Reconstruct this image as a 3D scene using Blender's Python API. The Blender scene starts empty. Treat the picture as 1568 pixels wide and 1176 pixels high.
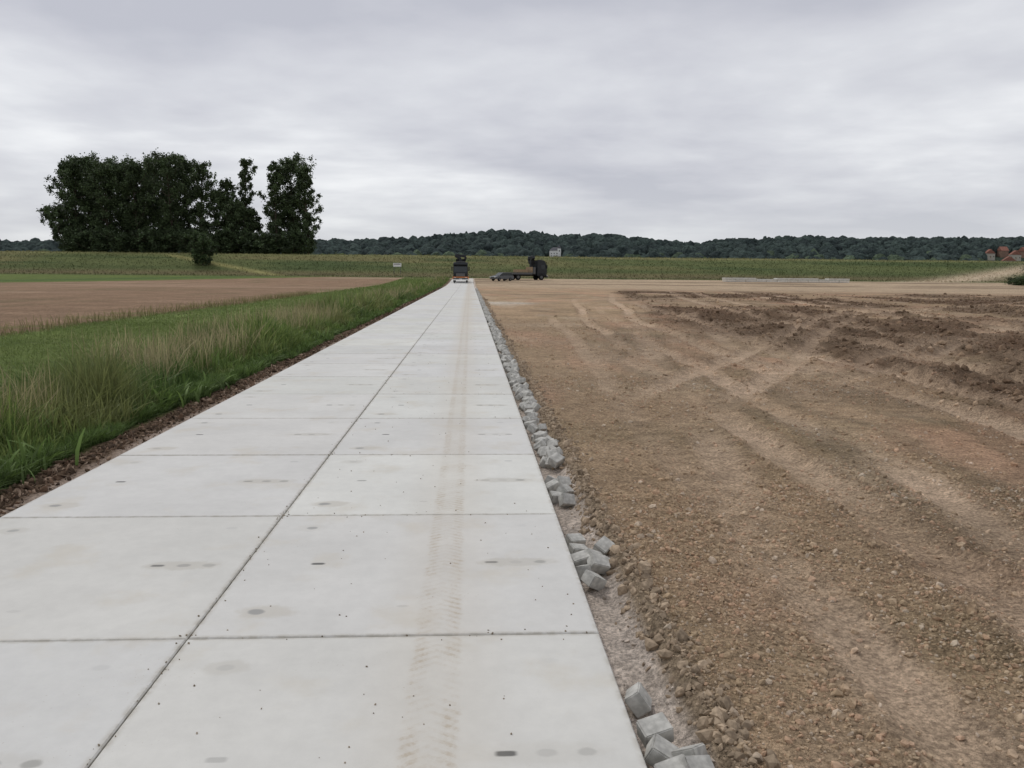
import bpy, bmesh, math, numpy as np
from mathutils import Matrix, Vector, Euler
rng = np.random.default_rng(7)
scene = bpy.context.scene
scene.view_settings.view_transform='Standard'
scene.view_settings.look='None'
scene.view_settings.exposure=0
COL = scene.collection

# ------------------------------------------------------------------ helpers
def vnoise(x,y,seed=0):
    xf=np.floor(x); yf=np.floor(y)
    xi=xf.astype(np.int64); yi=yf.astype(np.int64)
    fx=x-xf; fy=y-yf
    fx=fx*fx*(3-2*fx); fy=fy*fy*(3-2*fy)
    def h(a,b):
        v=(a*374761393+b*668265263+seed*982451653)&0xffffffff
        v=((v^(v>>13))*1274126177)&0xffffffff
        v=v^(v>>16)
        return (v&0xffffff)/float(0xffffff)
    return (h(xi,yi)*(1-fx)+h(xi+1,yi)*fx)*(1-fy)+(h(xi,yi+1)*(1-fx)+h(xi+1,yi+1)*fx)*fy
def fbm(x,y,wl,octv=4,seed=0,cell=None,gain=.5):
    out=0*x; amp=1.; tot=0.
    for o in range(octv):
        w=wl/2**o
        n=vnoise(x/w+17.3*o,y/w-9.1*o,seed+o*13)-.5
        if cell is not None: n=n*np.clip(w/np.maximum(cell,1e-6)-1.5,0,1)
        out=out+n*amp; tot+=amp; amp*=gain
    return out/tot*2
def ss(a,b,x):
    t=np.clip((x-a)/(b-a),0,1); return t*t*(3-2*t)

def bx(px,D):   # lateral position of a bearing at distance D along the road
    return D*math.tan(math.radians(3.04)+math.atan((px-784)/1251.))

RX=[-2500,-1100,-.555*1200,-.48*1200,-.2*1200,-.125*1200,-.055*1200,-.003*1200,.032*1200,.064*1200,.108*1200,.12*1200,.168*1200,.214*1200,.276*1200,.317*1200,.436*1200,.565*1200,.703*1200,1300,2500]
RYpx=[38,40,43,43,48,50,55,61,66,65,58,61,61,57,49,58,61,62,64,65,60]
def ridge(X):
    return np.interp(X,RX,np.array(RYpx)*1200/1251.-14)
def road_rise(Y):
    return 0.9*ss(110,185,Y)
def XS(X,Y):
    return X-(.03*Y+.0009*Y*Y)+.14*fbm(X*0,Y,9,2,91)
# wheel tracks: centre x at y=0, slope, curvature, half width, depth, first y, last y
TR=[(1.95,.02,.0008,.15,.018,0,40),(2.88,.024,.0010,.17,.055,0,75),(3.72,.036,.0008,.16,.035,0,45),(4.72,.026,.0012,.2,.05,0,85),(5.75,.075,.0003,.2,.05,0,70),(7.2,.015,.0010,.2,.04,0,60),
    (1.1,.16,.0006,.18,.022,3,45),(2.6,.18,.0006,.18,.022,3,45),
    (8.2,.10,.0006,.26,.08,0,110),(9.8,.12,.0005,.26,.08,0,110),(13.2,.16,.0002,.3,.08,0,110),(14.9,.17,.0002,.3,.08,0,110),
    (-5.5,.90,0,.24,.06,10,60),(-7.9,.97,0,.24,.06,12,60),(-17,.93,.001,.3,.08,24,75),(-19.6,.97,.001,.3,.08,26,75),(-2.5,.55,.0,.22,.05,8,60),(-4.2,.57,.0,.22,.05,10,60)]
def tracks(X,Y):
    shp=X.shape; xf=X.ravel(); yf=Y.ravel()
    idx=np.nonzero((xf>.8)&(yf>0)&(yf<112)&(xf<90))[0]
    x=xf[idx]; y=yf[idx]
    g=0*x; b=0*x; dd=0*x; gw=0*x
    for k,(c0,c1,c2,w,d,ya,yb) in enumerate(TR):
        c=c0+c1*y+c2*y*y+.30*fbm(0*y,y,8,2,900+3*k)
        q=(x-c)/math.sqrt(1+min(c1,1)**2)
        nr=np.nonzero(np.abs(q)<w*4)[0]
        if len(nr)==0: continue
        q=q[nr]; yy=y[nr]; xx=x[nr]
        on=(1-ss(yb*.6,yb,yy))*np.clip(.75+1.3*fbm(xx,yy,5,3,950+k),.12,1.25)
        if ya>0: on=on*ss(ya,ya+3,yy)
        qq=q+.05*fbm(xx,yy,.5,2,970)
        e=np.exp(-(qq/w)**4)*on
        bb=(np.exp(-((qq-w*1.5)/(w*.45))**2)+np.exp(-((qq+w*1.5)/(w*.45))**2))*on
        g[nr]=np.maximum(g[nr],e); gw[nr]=np.maximum(gw[nr],np.exp(-(qq/(w*1.45))**4)*on); b[nr]=np.maximum(b[nr],bb*d); dd[nr]=np.maximum(dd[nr],e*d)
    out=[]
    for a in (g,b,dd,gw):
        f=np.zeros(xf.shape); f[idx]=a; out.append(f.reshape(shp))
    return out
def darkmask(X,Y,Xs):
    shp=X.shape; xf=X.ravel(); yf=Y.ravel(); sf=Xs.ravel()
    idx=np.nonzero((xf>3.5)&(yf>0)&(yf<130))[0]
    x=xf[idx];y=yf[idx];s=sf[idx]
    a=ss(5.7,7.2,s+1.5*fbm(x,y,4.5,3,51))
    p=fbm(s,y*.5,4.2,4,55)
    m=a*(.26+.9*ss(-.30,.12,p))
    m=np.maximum(m,np.exp(-(((x-10.2)/3.4)**2+((y-14)/3.2)**2)**1.5+.6*p)*ss(.0,.3,.35+p))
    m=np.maximum(m,np.exp(-(((x-8.9)/2.2)**2+((y-28)/8.)**2)**1.5)*ss(-.1,.3,.3+p))
    m=m*(1-ss(85,125,y+.35*x))
    f=np.zeros(xf.shape); f[idx]=np.clip(m,0,1)
    return f.reshape(shp)
def height(X,Y,cell):
    z=road_rise(Y)
    far=ss(150,180,Y)
    prof=np.interp(X,[-60,-14,-9,-7.4,-6,-5,-4.3,-3.8,-3.45,-3.3,-3.25,.60,.64,.70,.82,.90,.97,1.2,1.6,60],
                     [-.05,-.08,-.12,-.16,-.36,-.30,-.12,-.05,-.035,-.06,-.25,-.25,-.12,-.11,-.10,-.06,-.01,.005,-.025,-.02])
    z=z+prof*(1-far)
    right=ss(1.0,1.5,X)*(1-far)
    z=z+right*fbm(X,Y,3.5,3,5,cell)*.05*ss(1.5,4,X)
    Xs=XS(X,Y)
    g,b,dd,gw=tracks(X,Y)
    f=np.clip(.55/np.maximum(cell,.001)-1,0,1)
    tread=np.sin(2*np.pi*(Y/.14+X*3))*.011*np.clip(.05/np.maximum(cell,.001)-1,0,1)*ss(-.3,.3,fbm(X,Y,1.5,2,35))
    z=z+right*(-dd+g*tread+b*.5*(1+1.6*fbm(X,Y,.35,3,37,cell)))*f
    dk=darkmask(X,Y,Xs)
    lump=np.abs(fbm(X,Y,.10,3,21,cell,.65))
    ruf=.6+.9*ss(-.4,.5,fbm(X,Y,1.7,2,29))
    z=z+right*(1-.8*g)*(1-dk)*ruf*(lump*.042+fbm(X,Y,.35,3,44,cell)*.026)
    z=z+right*dk*(1-.6*g)*(np.abs(fbm(X,Y,.6,4,61,cell,.7))*.36+fbm(X,Y,1.3,2,67,cell)*.12)
    edge=np.exp(-((X-.96)/.10)**2)*(1-far)
    z=z+edge*(np.abs(fbm(X,Y,.14,3,71,cell,.6))*.06)
    tr=ss(.62,.68,X)*(1-ss(.85,.95,X))
    z=z+tr*fbm(X,Y,.2,3,77,cell)*.025
    le=ss(-4.1,-3.9,X)*(1-ss(-3.5,-3.36,X))*(1-far)
    z=z+le*(np.abs(fbm(X,Y,.14,3,81,cell,.6))*.05)
    lf=(1-ss(-14,-13,X))*(1-far)
    z=z+lf*fbm(X,Y,.6,3,87,cell)*.06
    dz=np.interp(Y,[176,180,204,206,210,240,260],[0,.25,5.0,5.25,5.25,-.6,-.9])
    z=z+dz+ss(182,200,Y)*(1-ss(215,240,Y))*fbm(X,Y,12,3,97,cell)*.15
    hh=ss(800,1200,Y)*ridge(X*1200/np.maximum(Y,600))
    return z+hh
def mix(a,b,t):
    t=np.clip(t,0,1)[...,None]; return a*(1-t)+np.asarray(b)*t
def colour(X,Y,cell):
    c=np.zeros(X.shape+(3,))
    Xs=XS(X,Y)
    n1=fbm(X,Y,1.8,3,101,cell); n2=fbm(X,Y,.22,3,111,cell); n3=fbm(X,Y,14,3,121,cell)
    tan=np.array((.42,.30,.192)); tan2=np.array((.55,.41,.29)); redt=np.array((.49,.30,.20)); olive=np.array((.29,.22,.132))
    R=np.broadcast_to(tan,c.shape).copy()
    R=mix(R,olive,.6*ss(-.15,.45,n1)+.3*ss(0,.8,n2))
    R=mix(R,redt,.65*ss(-.05,.45,fbm(Xs,Y*.4,1.6,3,131,cell)))
    R=mix(R,(.48,.375,.27),.5*ss(.05,.5,fbm(Xs,Y*.5,1.1,3,135,cell)))
    for cc,ww,kk in ((2.4,.18,.35),(3.33,.26,.8),(4.25,.2,.45),(5.25,.22,.45),(6.2,.25,.5)):
        R=mix(R,(.185,.145,.092),np.exp(-((Xs-cc-.4*n1)/ww)**4)*kk*ss(-.35,.35,fbm(X,Y*.4,2.3,3,137,cell))*(1-ss(18,34,Y)))
    R=mix(R,(.20,.15,.098),.55*ss(.12,.45,fbm(X,Y,2.9,4,133,cell))*ss(2,4,X))
    g,b,dd,gw=tracks(X,Y)
    dk=darkmask(X,Y,Xs)
    R=mix(R,(.125,.082,.054),dk*(.92+.3*n2))
    R=mix(R,tan2,gw*(.8+.5*n1)*(1-.4*dk))
    R=mix(R,(.24,.175,.118),np.clip(b*8,0,.45)*(1-gw))
    R=mix(R,(.29,.22,.15),.3*ss(0,.5,n3))
    R=mix(R,(.44,.34,.235),ss(92,125,Y+.35*X)*.8)
    R=mix(R,(.20,.15,.10),ss(100,120,Y)*ss(.1,.35,fbm(X*.3,Y*1.5,9,3,139,cell))*.7)
    R=mix(R,(.62,.56,.47),np.exp(-((X-2.2)/1.6)**4-((Y-50)/3.5)**4)*.75*(.6+n1))
    c=R
    c=mix(c,(.30,.235,.165),(1-ss(.96,1.08,X))*.8)
    c=mix(c,(.60,.515,.44),(1-ss(.86,.94,X+.05*n1))*(.95+.3*n2))
    c=mix(c,(.16,.15,.13),(1-ss(.55,.6,X)))
    c=mix(c,(.13,.09,.06),(1-ss(-3.42,-3.36,X)))
    c=mix(c,(.50,.40,.33),(ss(-3.56,-3.42,X+.14*n1))*(1-ss(-3.36,-3.3,X))*.7)
    gc=np.broadcast_to(np.array((.08,.098,.032)),c.shape)
    gg=1-ss(-4.0,-3.75,X+.2*n1)
    c=c*(1-gg[...,None])+gc*gg[...,None]
    m=1-ss(-7.0,-6.4,X+.3*n1)
    c=mix(c,(.145,.19,.058),m)
    c=mix(c,(.19,.21,.08),m*ss(.0,.6,fbm(X,Y,4,4,141,cell))*.7)
    c=mix(c,(.10,.145,.042),m*ss(.05,.5,fbm(X,Y,3,4,143,cell))*.6)
    f=1-ss(-13.6,-12.9,X+.5*n1)
    c=mix(c,(.265,.178,.116),f)
    c=mix(c,(.20,.15,.09),f*ss(0,.6,fbm(X,Y*.3,3,3,151,cell))*.7)
    c=mix(c,(.35,.245,.17),f*ss(0,.6,fbm(X*.3,Y*1.2,12,3,153,cell))*.7)
    c=mix(c,(.14,.17,.055),f*ss(-17,-13.5,X)*ss(0,.4,n1)*.6)
    lim=114+(X+66)*1.6
    fg=ss(-1,1,(Y-lim)/3+n1)*(X<-6)
    c=mix(c,(.12,.155,.048),fg)
    c=mix(c,(.075,.12,.04),fg*np.exp(-((Y-lim-22)/9)**2)*.8)
    dg=ss(-1.5,1.5,(Y-172)+2.5*n3+2*n1)
    dcol=np.broadcast_to(np.array((.112,.13,.052)),c.shape).copy()
    dcol=mix(dcol,(.17,.155,.072),ss(0,.45,fbm(X*.2,Y*1.2,8,4,161,cell))*.85)
    dcol=mix(dcol,(.065,.09,.036),ss(0,.4,fbm(X*.18,Y*1.6,6,4,171,cell))*.85)
    dcol=mix(dcol,(.155,.12,.07),np.exp(-((Y-181)/3.5)**2)*.65)
    dcol=mix(dcol,(.065,.088,.034),np.exp(-((Y-187)/2.)**2)*.6)
    dcol=mix(dcol,(.21,.20,.088),ss(202,205,Y)*.7)
    c=mix(c,dcol,dg)
    tY=172+ (X-96)*.55
    c=mix(c,(.48,.385,.27),np.exp(-((Y-tY)/4)**2)*ss(84,94,X))
    pl=np.exp(-((Y-(178+(-40-X)*.75))/1.6)**2)*ss(-75,-70,X)*(1-ss(-42,-38,X))
    c=mix(c,(.28,.26,.11),pl*.9)
    pl2=np.exp(-((Y-(166+.1*X))/3)**2)*ss(-30,-26,X)*(1-ss(0,2,X))
    c=mix(c,(.38,.31,.21),pl2*.8)
    c=mix(c,(.10,.14,.045),ss(212,240,Y))
    c=mix(c,(.035,.05,.035),ss(780,860,Y))
    return np.clip(c,0.01,1)

def make_mesh(name,V,F,colr=None,mats=(),smooth=True,parent=None,matidx=None):
    V=np.asarray(V,dtype=np.float32); F=np.asarray(F,dtype=np.int32); k=F.shape[1]
    me=bpy.data.meshes.new(name)
    me.vertices.add(len(V)); me.vertices.foreach_set('co',V.ravel())
    me.loops.add(F.size); me.loops.foreach_set('vertex_index',F.ravel())
    me.polygons.add(len(F)); me.polygons.foreach_set('loop_start',np.arange(0,F.size,k,dtype=np.int32))
    try: me.polygons.foreach_set('loop_total',np.full(len(F),k,dtype=np.int32))
    except Exception: pass
    if matidx is not None: me.polygons.foreach_set('material_index',np.asarray(matidx,dtype=np.int32))
    me.update(calc_edges=True)
    me.polygons.foreach_set('use_smooth',np.full(len(F),smooth))
    if colr is not None:
        a=me.color_attributes.new('Col','FLOAT_COLOR','POINT')
        c4=np.ones((len(V),4),dtype=np.float32); c4[:,:3]=colr
        a.data.foreach_set('color',c4.ravel())
    for m in mats: me.materials.append(m)
    ob=bpy.data.objects.new(name,me); COL.objects.link(ob)
    if parent: ob.parent=parent
    return ob

class NT:
    def __init__(s,nt): s.nt=nt; s.l=nt.links
    def n(s,t,**kw):
        nd=s.nt.nodes.new(t)
        for k,v in kw.items():
            if k.startswith('_'): 
                nd.inputs[k[1:].replace('_',' ')].default_value=v
            else: setattr(nd,k,v)
        return nd
    def put(s,inp,v):
        if isinstance(v,bpy.types.NodeSocket): s.l.new(v,inp)
        else: inp.default_value=v
    def m(s,op,a,b=0.,c=0.,clamp=False):
        nd=s.nt.nodes.new('ShaderNodeMath'); nd.operation=op; nd.use_clamp=clamp
        s.put(nd.inputs[0],a); s.put(nd.inputs[1],b); s.put(nd.inputs[2],c); return nd.outputs[0]
    def mixc(s,f,a,b,bt='MIX'):
        nd=s.nt.nodes.new('ShaderNodeMix'); nd.data_type='RGBA'; nd.blend_type=bt
        s.put(nd.inputs[0],f)
        for i,v in ((6,a),(7,b)):
            if not isinstance(v,bpy.types.NodeSocket) and len(v)==3: v=(*v,1)
            s.put(nd.inputs[i],v)
        return nd.outputs[2]
    def noise(s,vec,scale,detail=3,rough=.5):
        nd=s.n('ShaderNodeTexNoise',_Scale=scale,_Detail=detail,_Roughness=rough)
        if vec is not None: s.l.new(vec,nd.inputs['Vector'])
        return nd.outputs[0]
    def ramp(s,v,a,b,lo=0.,hi=1.):
        nd=s.n('ShaderNodeMapRange'); nd.interpolation_type='SMOOTHSTEP'
        s.put(nd.inputs[0],v)
        for i,q in enumerate((a,b,lo,hi)): nd.inputs[i+1].default_value=q
        return nd.outputs[0]
def new_mat(name,rough=.9,spec=.2):
    m=bpy.data.materials.new(name); m.use_nodes=True
    t=NT(m.node_tree); b=m.node_tree.nodes['Principled BSDF']
    b.inputs['Roughness'].default_value=rough
    b.inputs['Specular IOR Level'].default_value=spec
    return m,t,b
def vcol_mat(name,rough=.95,spec=.1,var=.35,scale=8,bump=0,bscale=60,bdist=.01,trans=0):
    m,t,b=new_mat(name,rough,spec)
    at=t.n('ShaderNodeAttribute',attribute_name='Col')
    tc=t.n('ShaderNodeTexCoord').outputs['Object']
    n=t.noise(tc,scale,4,.6)
    f=t.ramp(n,.3,.7,1-var,1+var)
    mul=t.n('ShaderNodeVectorMath',operation='SCALE'); t.l.new(at.outputs['Color'],mul.inputs[0]); t.l.new(f,mul.inputs['Scale'])
    t.l.new(mul.outputs[0],b.inputs['Base Color'])
    if bump:
        bp=t.n('ShaderNodeBump',_Strength=bump,_Distance=bdist); t.l.new(t.noise(tc,bscale,5,.65),bp.inputs['Height']); t.l.new(bp.outputs[0],b.inputs['Normal'])
    if trans:
        tl=t.n('ShaderNodeBsdfTranslucent'); t.l.new(mul.outputs[0],tl.inputs[0])
        mx=t.n('ShaderNodeMixShader'); mx.inputs[0].default_value=trans
        t.l.new(b.outputs[0],mx.inputs[1]); t.l.new(tl.outputs[0],mx.inputs[2])
        out=[q for q in m.node_tree.nodes if q.type=='OUTPUT_MATERIAL'][0]
        t.l.new(mx.outputs[0],out.inputs[0])
    return m
def flat_mat(name,c,rough=.5,spec=.4,metal=0,var=.12,scale=3):
    m,t,b=new_mat(name,rough,spec)
    tc=t.n('ShaderNodeTexCoord').outputs['Object']
    n=t.noise(tc,scale,4,.6)
    o=t.mixc(t.ramp(n,.3,.7),tuple(x*(1-var) for x in c),tuple(min(1,x*(1+var)) for x in c))
    t.l.new(o,b.inputs['Base Color']); b.inputs['Metallic'].default_value=metal
    return m

# ------------------------------------------------------------------ ground
def build_ground():
    rr=[.15,.4,.7]; r=.9
    while r<300: rr.append(r); r*=1.0078
    while r<900: rr.append(r); r*=1.02
    while r<2600: rr.append(r); r*=1.03
    rr+= [3200,5000,9000]
    rr=np.array(rr)
    th=np.concatenate([np.arange(-180,-42,4),np.linspace(-42,-12,180)[:-1],np.linspace(-12,46,850),np.arange(50,180,4)])
    th=np.radians(th)
    Rm,T=np.meshgrid(rr,th,indexing='ij')
    X=Rm*np.sin(T); Y=Rm*np.cos(T); cell=Rm*.006
    Z=height(X,Y,cell); C=colour(X,Y,cell)
    nr,nt=Rm.shape
    i=np.arange(nr-1)[:,None]; j=np.arange(nt)[None,:]; j2=(j+1)%nt
    F=np.stack([i*nt+j,(i+1)*nt+j,(i+1)*nt+j2,i*nt+j2],-1).reshape(-1,4)
    F=F[:,::-1]
    V=np.stack([X,Y,Z],-1).reshape(-1,3)
    mat,t,b=new_mat('ground_soil_grass',.97,.06)
    at=t.n('ShaderNodeAttribute',attribute_name='Col')
    tc=t.n('ShaderNodeTexCoord').outputs['Object']
    f1=t.ramp(t.noise(tc,38,5,.65),.32,.68,.64,1.40)
    f2=t.ramp(t.noise(tc,5,5,.7),.3,.7,.78,1.24)
    f3=t.ramp(t.noise(tc,.35,6,.65),.3,.7,.86,1.14)
    f=t.m('MULTIPLY',t.m('MULTIPLY',f1,f2),f3)
    mul=t.n('ShaderNodeVectorMath',operation='SCALE'); t.l.new(at.outputs['Color'],mul.inputs[0]); t.l.new(f,mul.inputs['Scale'])
    t.l.new(mul.outputs[0],b.inputs['Base Color'])
    bp=t.n('ShaderNodeBump',_Strength=.9,_Distance=.018); t.l.new(t.noise(tc,50,6,.7),bp.inputs['Height'])
    bp2=t.n('ShaderNodeBump',_Strength=.9,_Distance=.18); t.l.new(t.noise(tc,3.5,7,.72),bp2.inputs['Height']); t.l.new(bp2.outputs[0],bp.inputs['Normal'])
    t.l.new(bp.outputs[0],b.inputs['Normal'])
    make_mesh('ground',V,F,C.reshape(-1,3),[mat])
build_ground()

# ------------------------------------------------------------------ concrete slab road
def slab_material():
    m,t,b=new_mat('concrete_slab',.8,.25)
    tc=t.n('ShaderNodeTexCoord').outputs['Object']
    at=t.n('ShaderNodeAttribute',attribute_name='Col')
    sx=t.n('ShaderNodeSeparateXYZ'); t.l.new(tc,sx.inputs[0]); X,Y=sx.outputs[0],sx.outputs[1]
    xs=t.m('ADD',X,1.353+20); ys=t.m('ADD',Y,-3.77+20)
    u=t.m('FLOORED_MODULO',xs,2.0); v=t.m('FLOORED_MODULO',ys,2.0)
    cx=t.m('FLOOR',t.m('DIVIDE',xs,2.0)); cy=t.m('FLOOR',t.m('DIVIDE',ys,2.0))
    cb=t.n('ShaderNodeCombineXYZ'); t.l.new(cx,cb.inputs[0]); t.l.new(cy,cb.inputs[1])
    nz=t.noise(tc,14,4,.6); jit=t.m('MULTIPLY',t.m('SUBTRACT',nz,.5),.9)
    col=at.outputs['Color']
    f=t.ramp(t.noise(tc,.9,5,.6),.3,.7,.935,1.04)
    f=t.m('MULTIPLY',f,t.ramp(t.noise(tc,9,5,.7),.3,.7,.965,1.025))
    sc=t.n('ShaderNodeVectorMath',operation='SCALE'); t.l.new(col,sc.inputs[0]); t.l.new(f,sc.inputs['Scale']); col=sc.outputs[0]
    st=t.ramp(t.noise(tc,1.7,5,.6),.53,.70,0,.42)
    col=t.mixc(st,col,(.54,.495,.41))
    def shp(cu,cv,a,bb,p=2.,jt=1.,hi=1.1,lo=.6):
        du=t.m('POWER',t.m('ABSOLUTE',t.m('DIVIDE',t.m('SUBTRACT',u,cu),a)),p); dv=t.m('POWER',t.m('ABSOLUTE',t.m('DIVIDE',t.m('SUBTRACT',v,cv),bb)),p)
        d=t.m('POWER',t.m('ADD',du,dv),1./p)
        d=t.m('ADD',d,t.m('MULTIPLY',jit,jt))
        return t.ramp(d,hi,lo,0,1)
    k=0
    for (cu,cv,a,bb,dark,s,p,jt) in [(1.64,1.0,.27,.085,(.47,.445,.39),.55,2,1),(.30,.30,.17,.09,(.50,.47,.41),.6,2,1),(.27,1.70,.12,.08,(.50,.48,.43),.5,2,1),
                         (.25,.30,.050,.038,(.28,.28,.27),.8,2,.8),(.27,1.70,.043,.034,(.29,.29,.28),.75,2,.8),(.44,1.0,.045,.020,(.10,.10,.095),.95,4,.35),
                         (1.49,1.0,.045,.020,(.10,.10,.095),.95,4,.35),(1.64,1.0,.045,.030,(.32,.31,.29),.8,2,.8),(1.79,1.0,.045,.030,(.32,.315,.29),.75,2,.8),
                         (1.72,1.72,.045,.03,(.42,.42,.40),.5,2,1),(1.0,.35,.04,.02,(.42,.41,.38),.45,2,1)]:
        wn=t.n('ShaderNodeTexWhiteNoise',noise_dimensions='4D'); t.l.new(cb.outputs[0],wn.inputs['Vector']); wn.inputs['W'].default_value=k*3.7+1.1
        mk=shp(cu,cv,a,bb,p,jt)
        mk=t.m('MULTIPLY',mk,t.ramp(wn.outputs[0],.05,.6,.3*s,s)); k+=1
        col=t.mixc(mk,col,dark)
    def track(xc,w,strength):
        d=t.m('ABSOLUTE',t.m('SUBTRACT',X,xc))
        d2=t.m('ADD',d,t.m('MULTIPLY',jit,.10))
        band=t.ramp(d2,w,w*.7,0,1)
        ph=t.m('ADD',t.m('ADD',t.m('MULTIPLY',Y,105),t.m('MULTIPLY',d,70)),t.m('MULTIPLY',jit,3.0))
        tread=t.ramp(t.m('SINE',ph),-.3,.6,.4,1)
        side=t.ramp(t.m('ABSOLUTE',t.m('SUBTRACT',d,w*.6)),w*.4,w*.12,.45,1)
        patch=t.ramp(t.noise(tc,2.6,6,.75),.38,.60,.2,1)
        fine=t.ramp(t.noise(tc,38,4,.7),.4,.6,.4,1)
        return t.m('MULTIPLY',t.m('MULTIPLY',t.m('MULTIPLY',band,tread),t.m('MULTIPLY',side,patch)),t.m('MULTIPLY',fine,strength))
    col=t.mixc(track(-.15,.13,.85),col,(.42,.355,.27))
    wide=t.m('MULTIPLY',t.ramp(t.m('ABSOLUTE',t.m('SUBTRACT',X,-.15)),.42,.08,0,1),t.ramp(Y,3,40,.22,.45))
    col=t.mixc(wide,col,(.54,.48,.39))
    w2=t.m('MULTIPLY',t.ramp(t.m('ABSOLUTE',t.m('SUBTRACT',X,.25)),.5,.1,0,1),t.m('MULTIPLY',t.ramp(Y,12,60,0,.6),t.ramp(t.noise(tc,.6,4,.6),.4,.6)))
    col=t.mixc(w2,col,(.52,.45,.35))
    e=t.m('MINIMUM',t.m('MINIMUM',u,t.m('SUBTRACT',2.0,u)),t.m('MINIMUM',v,t.m('SUBTRACT',2.0,v)))
    em=t.m('MULTIPLY',t.ramp(e,.04,.006,0,1),t.ramp(nz,.35,.65,.15,.8))
    col=t.mixc(em,col,(.41,.385,.33))
    cr=t.m('MULTIPLY',t.ramp(t.noise(tc,70,2,.5),.69,.74,0,1),t.ramp(t.noise(tc,1.1,3,.6),.52,.66,0,.8))
    col=t.mixc(cr,col,(.33,.27,.2))
    t.l.new(col,b.inputs['Base Color'])
    bp=t.n('ShaderNodeBump',_Strength=.25,_Distance=.004); t.l.new(t.noise(tc,45,6,.7),bp.inputs['Height']); t.l.new(bp.outputs[0],b.inputs['Normal'])
    return m
def build_road():
    V=[];F=[];C=[]
    gap=.005;ch=.006
    for col in range(2):
        for row in range(-3,84):
            x0=-3.353+2*col+gap; x1=x0+2-2*gap; y0=3.77+2*row-2+gap; y1=y0+2-2*gap
            dzz=rng.normal(0,.0012); x0+=rng.normal(0,.0015) if col else 0
            tint=np.array((.615,.61,.578))*(1+rng.normal(0,.028))*np.array((1,1+rng.normal(0,.004),1+rng.normal(0,.014)))
            base=len(V)
            for (ins,z) in ((0,-.16),(0,-ch),(ch,0)):
                for (x,y) in ((x0+ins,y0+ins),(x1-ins,y0+ins),(x1-ins,y1-ins),(x0+ins,y1-ins)):
                    V.append((x,y,z+dzz+float(road_rise(np.array(y)))));C.append(tint)
            for k in range(2):
                for q in range(4):
                    a=base+4*k+q;b_=base+4*k+(q+1)%4
                    F.append((a,b_,b_+4,a+4))
            F.append((base+8,base+9,base+10,base+11))
    road=make_mesh('concrete_slab_road',V,F,np.array(C),[slab_material()],smooth=False)
    ys=np.arange(-4,171,2.);n=len(ys)
    V=[(x,y,-.012+float(road_rise(np.array(y)))) for y in ys for x in (-3.34,.635)]
    F=[(2*i,2*i+1,2*i+3,2*i+2) for i in range(n-1)]
    make_mesh('joint_filling',V,F,None,[flat_mat('joint_sand',(.27,.255,.22),.95,.05,var=.5,scale=20)],parent=road)
build_road()

# ------------------------------------------------------------------ stones / clods
def ico(sub=1):
    bm=bmesh.new(); bmesh.ops.create_icosphere(bm,subdivisions=sub,radius=1)
    v=np.array([q.co[:] for q in bm.verts]); f=np.array([[w.index for w in p.verts] for p in bm.faces]); bm.free(); return v,f
def rotm(n):
    q=rng.normal(size=(n,4)); q/=np.linalg.norm(q,axis=1)[:,None]
    w,x,y,z=q.T
    return np.stack([1-2*(y*y+z*z),2*(x*y-z*w),2*(x*z+y*w),2*(x*y+z*w),1-2*(x*x+z*z),2*(y*z-x*w),2*(x*z-y*w),2*(y*z+x*w),1-2*(x*x+y*y)],-1).reshape(n,3,3)
def blobs(name,P,S,C,mat,sub=1,jitter=.25,squash=None,upright=False,smooth=False):
    v,f=ico(sub); n=len(P)
    L=v[None]*(1+rng.uniform(-jitter,jitter,(n,len(v),1)))
    if squash is None: squash=np.stack([rng.uniform(.8,1.2,n),rng.uniform(.7,1.1,n),rng.uniform(.5,.85,n)],-1)
    L=L*squash[:,None,:]*S[:,None,None]
    if not upright: L=np.einsum('nij,nvj->nvi',rotm(n),L)
    L=L+P[:,None,:]
    F=(f[None]+(np.arange(n)*len(v))[:,None,None]).reshape(-1,3)
    return make_mesh(name,L.reshape(-1,3),F,np.repeat(C,len(v),0)*(1+rng.uniform(-.06,.06,(n*len(v),1))),[mat],smooth=smooth)
stone_mat=vcol_mat('stone_mat',.95,.08,.25,40,.5,120,.003)
def gravel():
    Ps=[];Ss=[];Cs=[]
    pal=np.array([(.38,.29,.19),(.44,.345,.24),(.31,.24,.155),(.46,.29,.2),(.54,.48,.40),(.28,.22,.15),(.43,.27,.185)])
    for n,(x0,x1),(y0,y1),(s0,sg),cap in [(50000,(.98,5.5),(1.6,6.5),(.0062,.58),.03),(30000,(.98,9),(6,14),(.009,.52),.034),(15000,(1.0,16),(13,32),(.014,.45),.04),(550,(1.1,7),(1.8,14),(.022,.3),.045)]:
        X=rng.uniform(x0,x1,n); Y=rng.uniform(y0,y1,n)
        Xs=XS(X,Y)
        tr=tracks(X,Y)[3]
        dens=(.25+.75*ss(-.4,.4,fbm(X,Y,1.3,3,301)))*(1-.85*tr)*(1-.5*ss(5.0,7,Xs))
        k=rng.uniform(0,1,n)<dens; X=X[k];Y=Y[k]
        S=np.clip(s0*np.exp(rng.normal(0,sg,len(X))),.004,cap)
        Z=height(X,Y,np.sqrt(X*X+Y*Y)*.006)+S*.1
        Ps.append(np.stack([X,Y,Z],-1));Ss.append(S)
        c=pal[rng.integers(0,len(pal),len(X))]*rng.uniform(.85,1.1,(len(X),1))
        g=colour(X,Y,np.full(len(X),.02)); Cs.append(c*.45+g*.6)
    blobs('gravel',np.concatenate(Ps),np.concatenate(Ss),np.concatenate(Cs),stone_mat,jitter=.3)
gravel()
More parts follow.
